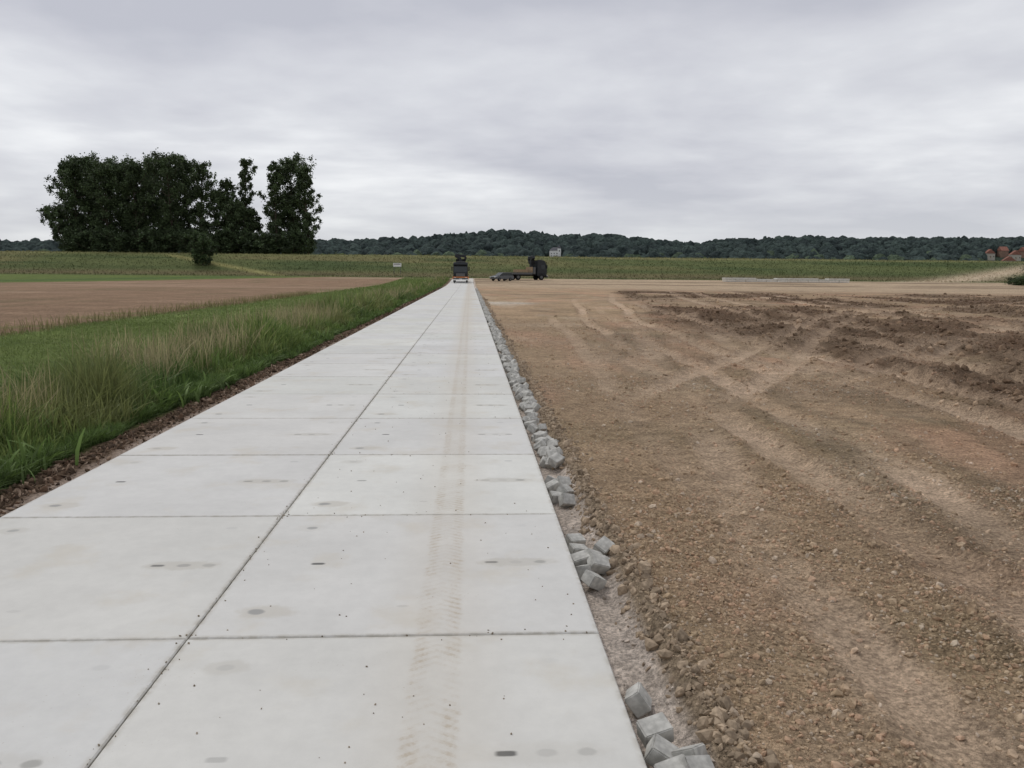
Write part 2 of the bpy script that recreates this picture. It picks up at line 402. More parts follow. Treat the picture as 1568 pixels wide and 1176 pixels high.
def clods():
    Ps=[];Ss=[];Cs=[]
    n=6500; Y=1.6+60*rng.uniform(0,1,n)**2; X=.98+rng.normal(0,.06,n)+.07*fbm(Y*0,Y,.8,2,333)
    S=np.clip(.010*np.exp(rng.normal(0,.6,n)),.004,.042)*(1+.02*Y)
    c=np.array((.33,.255,.18))*rng.uniform(.7,1.3,(n,1))
    Ps.append(np.stack([X,Y,height(X,Y,Y*.006)+S*.2],-1));Ss.append(S);Cs.append(c)
    n=500; Y=1.6+40*rng.uniform(0,1,n)**2; X=rng.uniform(.67,.93,n); S=np.clip(.006*np.exp(rng.normal(0,.5,n)),.003,.022)
    Ps.append(np.stack([X,Y,height(X,Y,Y*.006)+S*.2],-1));Ss.append(S);Cs.append(np.array((.50,.43,.36))*rng.uniform(.6,1.2,(n,1)))
    n=50000; Y=4+80*rng.uniform(0,1,n)**1.3; X=4+rng.uniform(0,1,n)*(.85*Y+2)
    Xs=XS(X,Y); k=(rng.uniform(0,1,n)<darkmask(X,Y,Xs)**1.5*(1-.8*tracks(X,Y)[3])); X=X[k];Y=Y[k]; n=len(X)
    S=np.clip(.022*np.exp(rng.normal(0,.65,n)),.009,.10)*(1+.008*Y)
    g=colour(X,Y,np.full(n,.02))
    Ps.append(np.stack([X,Y,height(X,Y,Y*.006)+S*.05],-1));Ss.append(S);Cs.append(g*rng.uniform(.7,1.4,(n,1)))
    n=30000; Y=2+45*rng.uniform(0,1,n)**1.3; X=1.4+rng.uniform(0,1,n)*(.75*Y+2)
    k=rng.uniform(0,1,n)<np.clip(tracks(X,Y)[1]*22,0,1); X=X[k];Y=Y[k];n=len(X)
    S=np.clip(.011*np.exp(rng.normal(0,.5,n)),.005,.04)*(1+.03*Y)
    g=colour(X,Y,np.full(n,.02))
    Ps.append(np.stack([X,Y,height(X,Y,Y*.006)+S*.15],-1));Ss.append(S);Cs.append(g*rng.uniform(.75,1.25,(n,1)))
    blobs('soil_clods',np.concatenate(Ps),np.concatenate(Ss),np.concatenate(Cs),stone_mat,jitter=.38)
    n=13000; Y=4+100*rng.uniform(0,1,n)**2.2; X=-3.57+rng.normal(0,.10,n)+.11*fbm(Y*0,Y,1.5,2,335); X=np.minimum(X,-3.37)
    S=np.clip(.010*np.exp(rng.normal(0,.55,n)),.004,.035)*(1+.02*Y)
    pal=np.array([(.13,.088,.06),(.19,.125,.085),(.085,.06,.043),(.30,.22,.16),(.11,.078,.052)])
    c=pal[rng.integers(0,5,n)]*rng.uniform(.7,1.2,(n,1))
    blobs('mulch_edge',np.stack([X,Y,height(X,Y,Y*.006)+S*.3],-1),S,c,stone_mat,jitter=.35,squash=np.stack([rng.uniform(.8,1.8,n),rng.uniform(.5,.9,n),rng.uniform(.25,.6,n)],-1))
    n=520; Y=2.4+26*rng.uniform(0,1,n)**1.6; X=rng.uniform(-1.4,.6,n)
    k=rng.uniform(0,1,n)<.35; X[k]=-1.35+rng.normal(0,.03,k.sum())
    k=rng.uniform(0,1,n)<.35; j=np.round((Y[k]-3.77)/2)*2+3.77; Y[k]=j+rng.normal(0,.04,k.sum())
    S=rng.uniform(.002,.0065,n)
    blobs('dirt_crumbs',np.stack([X,Y,S*.4],-1),S,np.array((.28,.23,.17))*rng.uniform(.6,1.2,(n,1)),stone_mat)
clods()

# ------------------------------------------------------------------ paving blocks
block_mat=flat_mat('paving_block_concrete',(.44,.43,.395),.85,.2,var=.25,scale=18)
def block(name,loc,rot,dims):
    bm=bmesh.new(); bmesh.ops.create_cube(bm,size=1)
    for v in bm.verts: v.co=Vector((v.co.x*dims[0],v.co.y*dims[1],v.co.z*dims[2]))
    bmesh.ops.bevel(bm,geom=list(bm.edges),offset=.005,segments=2,affect='EDGES')
    for v in bm.verts: v.co+=Vector(rng.normal(0,.0008,3))
    me=bpy.data.meshes.new(name); bm.to_mesh(me); bm.free(); me.materials.append(block_mat)
    ob=bpy.data.objects.new(name,me); ob.location=loc; ob.rotation_euler=rot; COL.objects.link(ob); return ob
near=[ (.73,2.93,-.02,.2,-.2,.2),(.83,2.78,-.04,-.5,.3,.9),(.73,2.80,-.04,.1,.5,-.3),(.82,2.66,-.02,.6,.2,.4),(.74,2.66,-.03,.3,-.3,.1),(.87,2.58,-.03,.4,.6,1.1),(.78,2.52,-.01,-.2,.3,.6),
 (.725,3.22,-.05,.9,.1,1.3),
 (.72,5.12,-.06,.1,.2,.3),(.88,5.08,-.02,.5,-.3,.8),(.715,4.93,-.05,.2,-.3,.1),(.80,4.93,-.04,.3,.4,.5),(.72,4.76,-.06,-.3,.2,1.0),(.80,4.78,-.02,.5,.3,.2),(.74,4.58,-.05,.2,.5,.6),(.86,4.86,-.06,.4,.1,1.2),(.73,5.35,-.07,.3,.1,.4),
 (.72,6.45,-.07,.2,.2,.2),(.80,6.55,-.04,.6,.2,.9),(.71,6.72,-.05,.1,-.4,.3),(.79,6.33,-.06,.9,.2,.4),(.72,6.95,-.06,.4,.2,1.4),(.82,6.85,-.05,.7,.2,.3)]
for (x,y,z,a,b_,c) in near: block('paving_block',(x,y,z),(a,b_,c),(.118,.095,.075))
def block_row():
    bm=bmesh.new()
    y=7.5
    while y<100:
        dn=fbm(np.array([0.]),np.array([y]),2.6,2,404)[0]
        if dn>-.38:
            for q in range(rng.integers(1,4)+(1 if dn>.1 else 0)):
                M=Matrix.Translation((rng.uniform(.70,.90),y+rng.uniform(-.12,.12),rng.uniform(-.09,.01)))@Euler(rng.uniform(-.8,.8,3)*np.array((1,1,3))).to_matrix().to_4x4()
                s=rng.uniform(.9,1.12)
                bmesh.ops.create_cube(bm,size=1,matrix=M@Matrix.Diagonal((.12*s,.095*s,.075*s,1)))
        y+=rng.uniform(.1,.27)
    bmesh.ops.bevel(bm,geom=list(bm.edges),offset=.006,segments=1,affect='EDGES')
    me=bpy.data.meshes.new('paving_block_row'); bm.to_mesh(me); bm.free(); me.materials.append(block_mat)
    COL.objects.link(bpy.data.objects.new('paving_block_row',me))
block_row()

# ------------------------------------------------------------------ grass
def blades(name,X,Y,H,Wd,lean,Cb,Ct,mat):
    n=len(X); Z=height(X,Y,np.sqrt(X*X+Y*Y)*.006)-.01
    a=rng.uniform(0,2*np.pi,n); d=np.stack([np.cos(a),np.sin(a)],-1)
    a2=rng.uniform(0,2*np.pi,n); wv=np.stack([np.cos(a2),np.sin(a2)],-1)
    V=np.zeros((n,8,3)); C=np.zeros((n,8,3))
    for k,(t,w) in enumerate(((0,.8),(.38,1.),(.75,.75),(1,.12))):
        off=d*(lean*H*t**2)[:,None]
        zz=Z+H*t*(1-.35*lean*t)
        for s,sg in ((0,-1),(1,1)):
            V[:,2*k+s,0]=X+off[:,0]+wv[:,0]*Wd*w*sg*.5
            V[:,2*k+s,1]=Y+off[:,1]+wv[:,1]*Wd*w*sg*.5
            V[:,2*k+s,2]=zz
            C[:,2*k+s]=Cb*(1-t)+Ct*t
    f=np.array([[0,1,3,2],[2,3,5,4],[4,5,7,6]])
    F=(f[None]+(np.arange(n)*8)[:,None,None]).reshape(-1,4)
    return make_mesh(name,V.reshape(-1,3),F,C.reshape(-1,3),[mat])
grass_mat=vcol_mat('grass_blade_mat',.6,.25,.15,3,trans=.3)
def grass():
    Xs=[];Ys=[];Hs=[];Ws=[];Ls=[];Cb=[];Ct=[]
    def add(X,Y,H,W,L,ct,cb=None):
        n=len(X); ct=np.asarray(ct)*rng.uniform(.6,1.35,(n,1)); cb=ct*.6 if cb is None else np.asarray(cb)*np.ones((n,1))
        Xs.append(X);Ys.append(Y);Hs.append(H);Ws.append(W);Ls.append(L);Cb.append(cb);Ct.append(ct)
    for n,(y0,y1),w in ((44000,(4,13),.014),(38000,(12,32),.022),(26000,(30,80),.04),(12000,(78,165),.08)):
        X=rng.uniform(-6.9,-4.0,n); Y=rng.uniform(y0,y1,n)
        cl=fbm(X,Y,.8,3,501); big=fbm(X,Y,3.5,2,505)
        k=rng.uniform(0,1,n)<.6+.9*cl; X=X[k];Y=Y[k];cl=cl[k];big=big[k]; n=len(X)
        env=np.interp(X,[-6.9,-6.4,-5.2,-4.6,-4.2,-3.9],[.3,.75,1,.88,.45,.22])
        H=env*(.84+.6*cl+.5*big)*rng.uniform(.5,1.15,n)
        L=np.abs(rng.normal(.34,.32,n))
        g1=np.array((.14,.225,.05)); g2=np.array((.27,.33,.10)); g3=np.array((.085,.15,.036))
        t=rng.uniform(0,1,(n,1)); c=g3*(1-t)+g2*t; q=(ss(-.2,.4,fbm(X,Y,3,2,509)))[:,None]; c=c*(1-.5*q)+g1*.5*q
        q2=ss(-.1,.35,fbm(X,Y,1.6,3,511))[:,None]; c=c*(1-.5*q2)+np.array((.29,.26,.12))*.5*q2
        q3=ss(.05,.4,fbm(X,Y,2.1,3,513))[:,None]; c=c*(1-.55*q3)+np.array((.065,.13,.035))*.55*q3
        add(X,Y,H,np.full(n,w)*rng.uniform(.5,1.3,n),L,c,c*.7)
        m=int(n*.15); X=rng.uniform(-6.8,-4.5,m);Y=rng.uniform(y0,y1,m)
        kk=fbm(X,Y,2.2,2,515)>-.05; X=X[kk];Y=Y[kk];m=len(X)
        add(X,Y,rng.uniform(.7,1.18,m),np.full(m,w*.7),np.abs(rng.normal(.25,.2,m)),np.array((.42,.36,.20)),(.16,.18,.07))
    for n,(y0,y1),w in ((30000,(4,14),.008),(16000,(13,40),.016),(9000,(40,110),.035)):
        Y=rng.uniform(y0,y1,n); X=-3.80-np.abs(rng.normal(0,.28,n))+.25*fbm(Y*0,Y,1.1,3,519)
        add(X,Y,rng.uniform(.04,.22,n)*(1+.7*fbm(X,Y,.5,2,521)),np.full(n,w),np.abs(rng.normal(.6,.35,n)),(.125,.195,.052))
    # broad-leaved weeds leaning out over the edge
    n=2600; Y=4+45*rng.uniform(0,1,n)**1.4; X=-4.05+rng.normal(0,.17,n)
    k=fbm(X,Y,1.4,2,525)>.1; X=X[k];Y=Y[k];n=len(X)
    add(X,Y,rng.uniform(.12,.42,n),.03+.0006*Y,np.abs(rng.normal(.7,.35,n)),(.15,.23,.06))
    for n,(y0,y1),w,h in ((24000,(10,30),.014,.08),(14000,(28,80),.03,.10),(8000,(80,170),.07,.15)):
        X=rng.uniform(-13.4,-6.6,n); Y=rng.uniform(y0,y1,n)
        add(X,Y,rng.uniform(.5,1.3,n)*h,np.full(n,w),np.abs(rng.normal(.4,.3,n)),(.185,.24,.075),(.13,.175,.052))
    n=2500; X=rng.normal(-13.4,.35,n);Y=rng.uniform(14,70,n)
    add(X,Y,rng.uniform(.15,.5,n),np.full(n,.015),np.abs(rng.normal(.3,.2,n)),(.26,.23,.10))
    c=np.concatenate
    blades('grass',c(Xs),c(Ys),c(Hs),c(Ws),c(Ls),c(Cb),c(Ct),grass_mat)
    n=34000; X=rng.uniform(-150,190,n);Y=rng.uniform(174,211,n)
    g=colour(X,Y,np.full(n,.5))
    blades('dike_grass',X,Y,rng.uniform(.08,.4,n),np.full(n,.16),np.abs(rng.normal(.5,.3,n)),g*.9,g*rng.uniform(.85,1.5,(n,1)),grass_mat)
grass()
# ------------------------------------------------------------------ trees
leaf_mat=vcol_mat('leaf_mat',.6,.25,.2,.6,trans=.22)
bark_mat=flat_mat('bark_mat',(.09,.075,.058),.95,.1,var=.35,scale=4)
def tube(pts,rad,ns=7):
    pts=np.array(pts);n=len(pts);V=[];F=[]
    for i in range(n):
        d=pts[min(i+1,n-1)]-pts[max(i-1,0)]; d/=np.linalg.norm(d)+1e-9
        a=np.cross(d,(0,1,.17)); a/=np.linalg.norm(a)+1e-9; b=np.cross(d,a)
        for k in range(ns):
            t=2*np.pi*k/ns; V.append(pts[i]+rad[i]*(a*math.cos(t)+b*math.sin(t)))
    for i in range(n-1):
        for k in range(ns): F.append((i*ns+k,i*ns+(k+1)%ns,(i+1)*ns+(k+1)%ns,(i+1)*ns+k))
    return V,F
def leaves(centres,radii,nper,size,c0):
    n=len(centres)*nper
    ctr=np.repeat(centres,nper,0); rad=np.repeat(radii,nper)
    st=np.repeat(rng.uniform(.7,1.5,(len(centres),3)),nper,0)*np.array((.95,.95,1.05))
    P=ctr+rng.normal(0,.58,(n,3))*rad[:,None]*st
    R=rotm(n); s=size*rng.uniform(.5,1.3,n)
    q=np.array([(-.5,-.3,0),(.5,-.35,.1),(.6,.35,0),(-.45,.4,.12)])
    V=np.einsum('nij,vj->nvi',R,q)*s[:,None,None]+P[:,None,:]
    cc=np.repeat(rng.uniform(.55,1.45,len(centres)),nper)*rng.uniform(.7,1.35,n)
    C=np.repeat((c0*cc[:,None]),4,0)
    F=np.arange(n*4).reshape(n,4)
    return V.reshape(-1,3),F,C
def ground_z(x,y,c=1.): return float(height(np.array([float(x)]),np.array([float(y)]),np.array([c]))[0])
def tree(name,x,y,ztop,w,nclump=120,nper=75,size=.42,c0=(.045,.075,.03),low=.12,lean=0.,shape='poplar',nl=36,h=None):
    z0=ground_z(x,y)-.2
    if h is None: h=ztop-z0
    VV=[];FF=[];CC=[];MI=[];off=0
    def addm(V,F,C,mi):
        nonlocal off
        V=np.asarray(V);F=np.asarray(F); VV.append(V);FF.append(F+off);CC.append(C);MI.append(np.full(len(F),mi)); off+=len(V)
    top=h*.95
    ph=rng.uniform(0,6)
    tp=[(lean*t*t*h*.3+math.sin(t*5+ph)*.3,math.cos(t*4+ph)*.2,t*top) for t in np.linspace(0,1,9)]
    V,F=tube(tp,[.012*h*(1-.92*t)+.03 for t in np.linspace(0,1,9)],8); addm(V,F,np.full((len(V),3),.06),1)
    tp=np.array(tp)
    if shape=='poplar': prof=lambda t:np.interp(t,[0,.1,.3,.6,.8,.92,1],[.45,.8,1,1,.78,.5,.2])
    else: prof=lambda t:np.interp(t,[0,.15,.5,.8,1],[.6,.9,1,.8,.3])
    cs=[];rs=[]
    for i in range(nl):
        t=low+(1-low)*(i+rng.uniform(0,1))/nl*.97
        b=np.array([np.interp(t*h,tp[:,2],tp[:,k]) for k in range(3)])
        a=i*2.4+rng.uniform(-.5,.5); tt=(t-low)/(1-low); L=w*.5*float(prof(tt))*rng.choice([.5,.8,1.05,1.4])
        up=(rng.uniform(.4,1.2) if shape=='poplar' else rng.uniform(.2,.6))*L
        e=b+np.array((math.cos(a)*L,math.sin(a)*L,up))
        mid=(b+e)/2+np.array((0,0,-.12*L))
        V,F=tube([b,mid,e],[.008*h*(1-.7*t)+.02,.05,.015],5); addm(V,F,np.full((len(V),3),.06),1)
        m=max(2,nclump//nl)
        for q in range(m):
            f=rng.uniform(.2,1.0)**.8
            p=b*(1-f)+e*f+rng.normal(0,.05*w,3)
            cs.append(p); rs.append((rng.uniform(.5,1.)*w*.07+.28)*(1.2-.45*f))
    for q in range(5):
        cs.append(np.array((tp[-1][0],tp[-1][1],top*(1-.03*q)))+rng.normal(0,.15,3)); rs.append(.35+.12*q)
    V,F,C=leaves(np.array(cs),np.array(rs),nper,size,np.array(c0)); addm(V,F,C,0)
    V=np.concatenate(VV); V[:,2]*=h/np.percentile(V[:,2],99.9)
    ob=make_mesh(name,V,np.concatenate(FF),np.concatenate(CC),[leaf_mat,bark_mat],matidx=np.concatenate(MI))
    ob.location=(x,y,z0)
    return ob
def zpx(px,py,D):
    hor=419+(px-719)*.009
    dep=D*math.cos(.053)+bx(px,D)*math.sin(.053)
    return 1.75+(hor-py)*dep/1251.
TL=[(108,250,40,232),(122,242,46,222),(142,240,58,228),(165,243,56,220),(188,249,54,230),(212,246,58,222),(238,241,60,230),(264,239,56,221),(290,243,54,228),(312,252,40,222),
    (150,256,64,240),(200,258,66,242),(235,256,64,241),(272,256,60,241),
    (336,292,40,224),(352,279,34,226),(378,248,26,228),(364,305,42,222),(388,322,28,236),(425,252,32,222),(449,241,54,228),(470,258,36,221),(442,290,52,230)]
for (px,ty,wp,D) in TL:
    z=zpx(px,ty,D); w=wp/1251*D*1.0
    tree('poplar_tree',bx(px,D),D,z,w,nclump=216 if wp<45 else 324,nper=42,size=.36,c0=(.066,.094,.042),low=.12)
for (px,ty,wp,D) in [(115,350,44,216),(150,352,50,216),(190,350,60,216),(240,350,60,217),(295,350,55,216),(345,350,50,217),(385,356,44,217),(415,355,44,216),(450,352,45,217)]:
    tree('understorey_shrub',bx(px,D),D,zpx(px,ty,D),wp/1251*D,nclump=108,nper=50,size=.4,c0=(.055,.08,.036),low=.06,shape='round')
tree('leaning_poplar',bx(99,219),219,0,6,nclump=108,nper=40,size=.36,c0=(.068,.1,.044),low=.15,lean=-.75,h=14)
tree('elder_bush',bx(308,190),190,zpx(308,355,190),5.6,nclump=108,nper=70,size=.28,c0=(.06,.09,.038),low=.05,shape='round')
for px,D,hh,w in ((1564,150,2.2,5),(1595,155,4,8)):
    tree('roadside_bush',bx(px,D),D,0,w,nclump=108,nper=50,size=.2,c0=(.06,.09,.038),low=.03,shape='round',h=hh)

# ------------------------------------------------------------------ forest on the hills
forest_mat=vcol_mat('forest_mat',.95,.05,.4,.3,1.0,.7,1.6)
HOUSES=[(848,985),(1510,1010),(1530,1035),(1549,1000),(1563,1030),(1540,950),(1585,1000),(675,905),(1248,890),(28,960)]
def forest():
    n=8500
    D=830+450*rng.uniform(0,1,n)**.9; ang=np.radians(rng.uniform(-38,45,n)); X=D*np.tan(ang)
    Y=D
    keep=np.ones(n,bool)
    for q,(px,hd) in enumerate(HOUSES):
        hx=bx(px,hd); keep&=~((np.abs(X/Y-hx/hd)<(16 if q==0 else 11)/hd)&(Y<hd+9)&(Y>hd-(140 if q else 170)))
    X=X[keep];Y=Y[keep];n=len(X)
    z=height(X,Y,np.full(n,5.))
    S=rng.uniform(5.,9.5,n); con=rng.uniform(0,1,n)<.03
    con|=(np.abs(X/Y-.05)<.10)&(rng.uniform(0,1,n)<.18)&(Y>1050)
    S[con]*=.8
    sq=np.stack([np.ones(n),np.ones(n),rng.uniform(.8,1.3,n)],-1); sq[con]=(.55,.55,1.8)
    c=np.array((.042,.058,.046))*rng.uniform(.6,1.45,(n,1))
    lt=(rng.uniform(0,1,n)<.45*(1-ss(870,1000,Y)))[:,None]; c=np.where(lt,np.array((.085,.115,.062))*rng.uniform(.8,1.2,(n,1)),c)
    c=c*.9+np.array((.012,.015,.021))  # aerial haze painted into the crown colours as a blue-grey lift
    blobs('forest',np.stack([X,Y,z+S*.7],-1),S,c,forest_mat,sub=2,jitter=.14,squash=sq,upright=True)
    n=1700; Y=rng.uniform(420,810,n); X=Y*np.tan(np.radians(rng.uniform(-38,45,n)))
    k=fbm(X,Y,90,2,601)>.0
    for px,hd in HOUSES:
        hx=bx(px,hd); k&=~(np.abs(X/Y-hx/hd)<9/hd)
    X=X[k];Y=Y[k];n=len(X)
    S=rng.uniform(2.6,5.4,n)
    c=np.array((.085,.115,.052))*rng.uniform(.6,1.4,(n,1))
    blobs('hedgerow_trees',np.stack([X,Y,height(X,Y,np.full(n,5.))+S*.9],-1),S,c,forest_mat,sub=2,jitter=.18,squash=np.stack([np.ones(n),np.ones(n),rng.uniform(.9,1.4,n)],-1),upright=True)
forest()

# ------------------------------------------------------------------ part builder
def empty(name,loc,rz=0,sc=1.):
    e=bpy.data.objects.new(name,None); e.location=loc; e.rotation_euler=(0,0,rz); e.scale=(sc,sc,sc); COL.objects.link(e); return e
def prism(name,prof,y0,y1,mat,par,bev=.03,axis='y'):
    bm=bmesh.new()
    A=[bm.verts.new((a,y0,z) if axis=='y' else (y0,a,z)) for a,z in prof]
    B=[bm.verts.new((a,y1,z) if axis=='y' else (y1,a,z)) for a,z in prof]
    n=len(prof); bm.faces.new(A); bm.faces.new(B[::-1])
    for i in range(n): bm.faces.new((A[i],B[i],B[(i+1)%n],A[(i+1)%n]))
    bmesh.ops.recalc_face_normals(bm,faces=bm.faces)
    if bev: bmesh.ops.bevel(bm,geom=list(bm.edges),offset=bev,segments=2,affect='EDGES')
    me=bpy.data.meshes.new(name); bm.to_mesh(me); bm.free(); me.materials.append(mat)
    o=bpy.data.objects.new(name,me); o.parent=par; COL.objects.link(o); return o
def box(name,c,d,mat,par,bev=.03):
    x,y,z=c;a,b,h=d[0]/2,d[1]/2,d[2]/2
    return prism(name,[(x-a,z-h),(x+a,z-h),(x+a,z+h),(x-a,z+h)],y-b,y+b,mat,par,bev)
def pyramid(name,cx,cy,z0,w,d,h,mat,par,ridge_w=0.):
    bm=bmesh.new()
    q=[bm.verts.new(p) for p in ((cx-w/2,cy-d/2,z0),(cx+w/2,cy-d/2,z0),(cx+w/2,cy+d/2,z0),(cx-w/2,cy+d/2,z0),(cx-ridge_w/2-.01,cy,z0+h),(cx+ridge_w/2+.01,cy,z0+h))]
    for f in ((0,1,5,4),(2,3,4,5),(1,2,5),(3,0,4),(3,2,1,0)): bm.faces.new([q[i] for i in f])
    bmesh.ops.recalc_face_normals(bm,faces=bm.faces)
    me=bpy.data.meshes.new(name); bm.to_mesh(me); bm.free(); me.materials.append(mat)
    o=bpy.data.objects.new(name,me); o.parent=par; COL.objects.link(o); return o
def cyl(name,c,r,L,mat,par,axis='x'):
    bm=bmesh.new(); bmesh.ops.create_cone(bm,segments=24,radius1=r,radius2=r,depth=L,cap_ends=True)
    bmesh.ops.bevel(bm,geom=[e for e in bm.edges if len(e.link_faces)==2 and e.calc_face_angle(0)>1],offset=min(r,L)*.15,segments=2,affect='EDGES')
    R={'x':Matrix.Rotation(math.pi/2,4,'Y'),'y':Matrix.Rotation(math.pi/2,4,'X'),'z':Matrix.Identity(4)}[axis]
    bm.transform(Matrix.Translation(c)@R)
    me=bpy.data.meshes.new(name); bm.to_mesh(me); bm.free(); me.materials.append(mat)
    o=bpy.data.objects.new(name,me); o.parent=par; COL.objects.link(o); return o
def beam(name,p,q,w,mat,par):
    p=Vector(p);q=Vector(q);d=q-p
    bm=bmesh.new(); bmesh.ops.create_cube(bm,size=1); bmesh.ops.scale(bm,vec=(w,w,d.length),verts=bm.verts)
    bmesh.ops.bevel(bm,geom=list(bm.edges),offset=w*.12,segments=1,affect='EDGES')
    bm.transform(Matrix.Translation((p+q)/2)@d.to_track_quat('Z','Y').to_matrix().to_4x4())
    me=bpy.data.meshes.new(name); bm.to_mesh(me); bm.free(); me.materials.append(mat)
    o=bpy.data.objects.new(name,me); o.parent=par; COL.objects.link(o); return o
M_dark=flat_mat('truck_paint_dark',(.012,.015,.019),.45,.4)
M_blk=flat_mat('rubber_black',(.012,.012,.012),.85,.2)
M_glass=flat_mat('dark_glass',(.02,.027,.03),.15,.5)
M_grey=flat_mat('steel_grey',(.10,.10,.10),.5,.4)
M_white=flat_mat('white_paint',(.72,.72,.7),.5,.4)
M_red=flat_mat('red_paint',(.38,.06,.03),.5,.4)
M_orange=flat_mat('orange_paint',(.55,.2,.06),.5,.4)
M_silver=flat_mat('silver_paint',(.10,.11,.12),.3,.5,metal=.3)
M_head=flat_mat('headlamp_glass',(.75,.75,.72),.15,.6)
M_timber=flat_mat('timber',(.30,.22,.14),.9,.1)

def wheels(par,xs_y,r=.5,w=.3,track=2.1):
    for i,y in enumerate(xs_y):
        for s in (-1,1):
            cyl('tyre_%d_%s'%(i,'lr'[s>0]),(s*track/2,y,r),r,w,M_blk,par); cyl('rim_%d_%s'%(i,'lr'[s>0]),(s*(track/2+w/2),y,r),r*.5,.04,M_grey,par)
def crane_truck(name,x,y,z,rz,load=True,mast=1.0,sc=1.):
    e=empty(name,(x,y,z),rz,sc)
    prism('cab',[(-3.5,.75),(-3.62,1.5),(-3.45,2.75),(-3.1,3.35),(-1.75,3.4),(-1.65,.75)],-1.2,1.2,M_dark,e,.06,axis='x')
    prism('windscreen',[(-3.62,1.75),(-3.49,2.65),(-3.44,2.65),(-3.5,1.75)],-1.05,1.05,M_glass,e,.01,axis='x')
    for s in (-1,1):
        box('side_window_%s'%('lr'[s>0]),(s*1.2,-2.85,2.25),(.04,.8,.7),M_glass,e,.01)
        box('mirror_%s'%('lr'[s>0]),(s*1.42,-3.45,2.3),(.2,.12,.7),M_dark,e,.03)
        box('headlamp_%s'%('lr'[s>0]),(s*.92,-3.66,.82),(.38,.1,.2),M_head,e,.02)
        box('mudguard_%s'%('lr'[s>0]),(s*1.08,-2.55,1.05),(.3,1.3,.12),M_blk,e,.03)
    box('grille',(0,-3.64,1.3),(1.5,.08,.5),M_grey,e,.02)
    box('bumper',(0,-3.68,.62),(2.4,.25,.32),M_grey,e,.05)
    box('number_plate',(0,-3.83,.6),(.52,.02,.12),M_white,e,.004)
    box('sun_visor',(0,-3.5,2.95),(2.2,.3,.14),M_blk,e,.03)
    box('roof_beacon_bar',(0,-2.9,3.46),(1.5,.25,.12),M_grey,e,.02)
    box('chassis',(0,.3,.85),(.9,7.4,.3),M_blk,e,.03)
    wheels(e,(-2.55,1.9,3.2))
    box('crane_base',(0,-1.2,1.6),(2.2,.5,1.2),M_grey,e,.05)
    beam('crane_column',(0,-1.2,1.9),(0,-1.2,3.9*mast),.6,M_dark,e)
    beam('crane_boom',(0,-1.2,3.9*mast),(-.9,-1.15,4.6*mast),.5,M_dark,e)
    beam('crane_boom_outer',(-.9,-1.15,4.6*mast),(.9,-1.05,4.4*mast),.45,M_dark,e)
    beam('crane_jib',(.9,-1.05,4.3*mast),(.5,-1.1,3.3*mast),.35,M_dark,e)
    box('crane_valve_block',(0,-1.2,3.6*mast),(1.6,.4,.7),M_blk,e,.05)
    box('bed_floor',(0,1.8,1.2),(2.5,5.2,.16),M_grey,e,.02)
    box('bed_headboard',(0,-.75,1.75),(2.5,.1,1.),M_timber,e,.02)
    if load:
        for i in range(3): box('bed_slab_load_%d'%i,(0,1.8,1.37+i*.19),(2.0,4.,.15),M_white,e,.02)
    else:
        box('timber_stack',(0,.9,1.55),(1.8,2.0,.5),M_timber,e,.03)
    for s in (-1,1): box('side_rail_%s'%('lr'[s>0]),(s*1.27,1.8,1.05),(.05,5.1,.2),M_grey,e,.01)
    box('tail_bar',(0,4.45,.7),(2.4,.12,.2),M_red,e,.02)
    return e
def hz(x,y): return ground_z(x,y,2.)
crane_truck('crane_truck',bx(704,140),140,float(road_rise(np.array(136.))),0)
def clamp_frame(x,y,z):
    e=empty('slab_laying_frame',(x,y,z))
    box('slab',(0,0,.55),(2.6,1.6,.14),M_white,e,.02)
    for s in (-1,1):
        box('arm_%s'%('lr'[s>0]),(s*1.25,0,.75),(.1,1.2,.5),M_orange,e,.02)
        box('skid_%s'%('lr'[s>0]),(s*1.0,0,.12),(.18,1.7,.24),M_grey,e,.03)
        box('leg_%s'%('lr'[s>0]),(s*1.0,0,.36),(.12,.3,.26),M_grey,e,.02)
    box('cross_beam',(0,0,.98),(2.7,.16,.14),M_orange,e,.02)
clamp_frame(bx(704,133),133,float(road_rise(np.array(133.))))
tx=bx(821,158)
crane_truck('flatbed_truck',tx-2.3,158,hz(tx,158)+.02,math.radians(90+22),load=False,mast=.86,sc=1.12)
def car(x,y,z,rz):
    e=empty('estate_car',(x,y,z),rz)
    prism('body',[(-2.25,.35),(-2.3,.75),(-1.35,.95),(-.2,1.0),(2.2,1.0),(2.3,.7),(2.25,.35)],-.87,.87,M_silver,e,.07,axis='x')
    prism('cabin',[(-1.2,.97),(-.45,1.45),(1.75,1.48),(2.2,.99)],-.74,.74,M_glass,e,.05,axis='x')
    prism('roof',[(-.5,1.44),(-.3,1.5),(1.7,1.52),(1.85,1.45)],-.72,.72,M_silver,e,.02,axis='x')
    for s in (-1,1):
        box('headlamp_%s'%('lr'[s>0]),(s*.65,-2.27,.72),(.3,.08,.14),M_head,e,.02)
        box('tail_lamp_%s'%('lr'[s>0]),(s*.7,2.27,.85),(.2,.06,.2),M_red,e,.02)
        box('door_mirror_%s'%('lr'[s>0]),(s*.95,-.6,1.02),(.16,.12,.12),M_silver,e,.02)
    wheels(e,(-1.4,1.35),.33,.22,1.58)
    return e
cx=bx(767,150); car(cx,150,hz(cx,150)+.01,math.radians(-50))
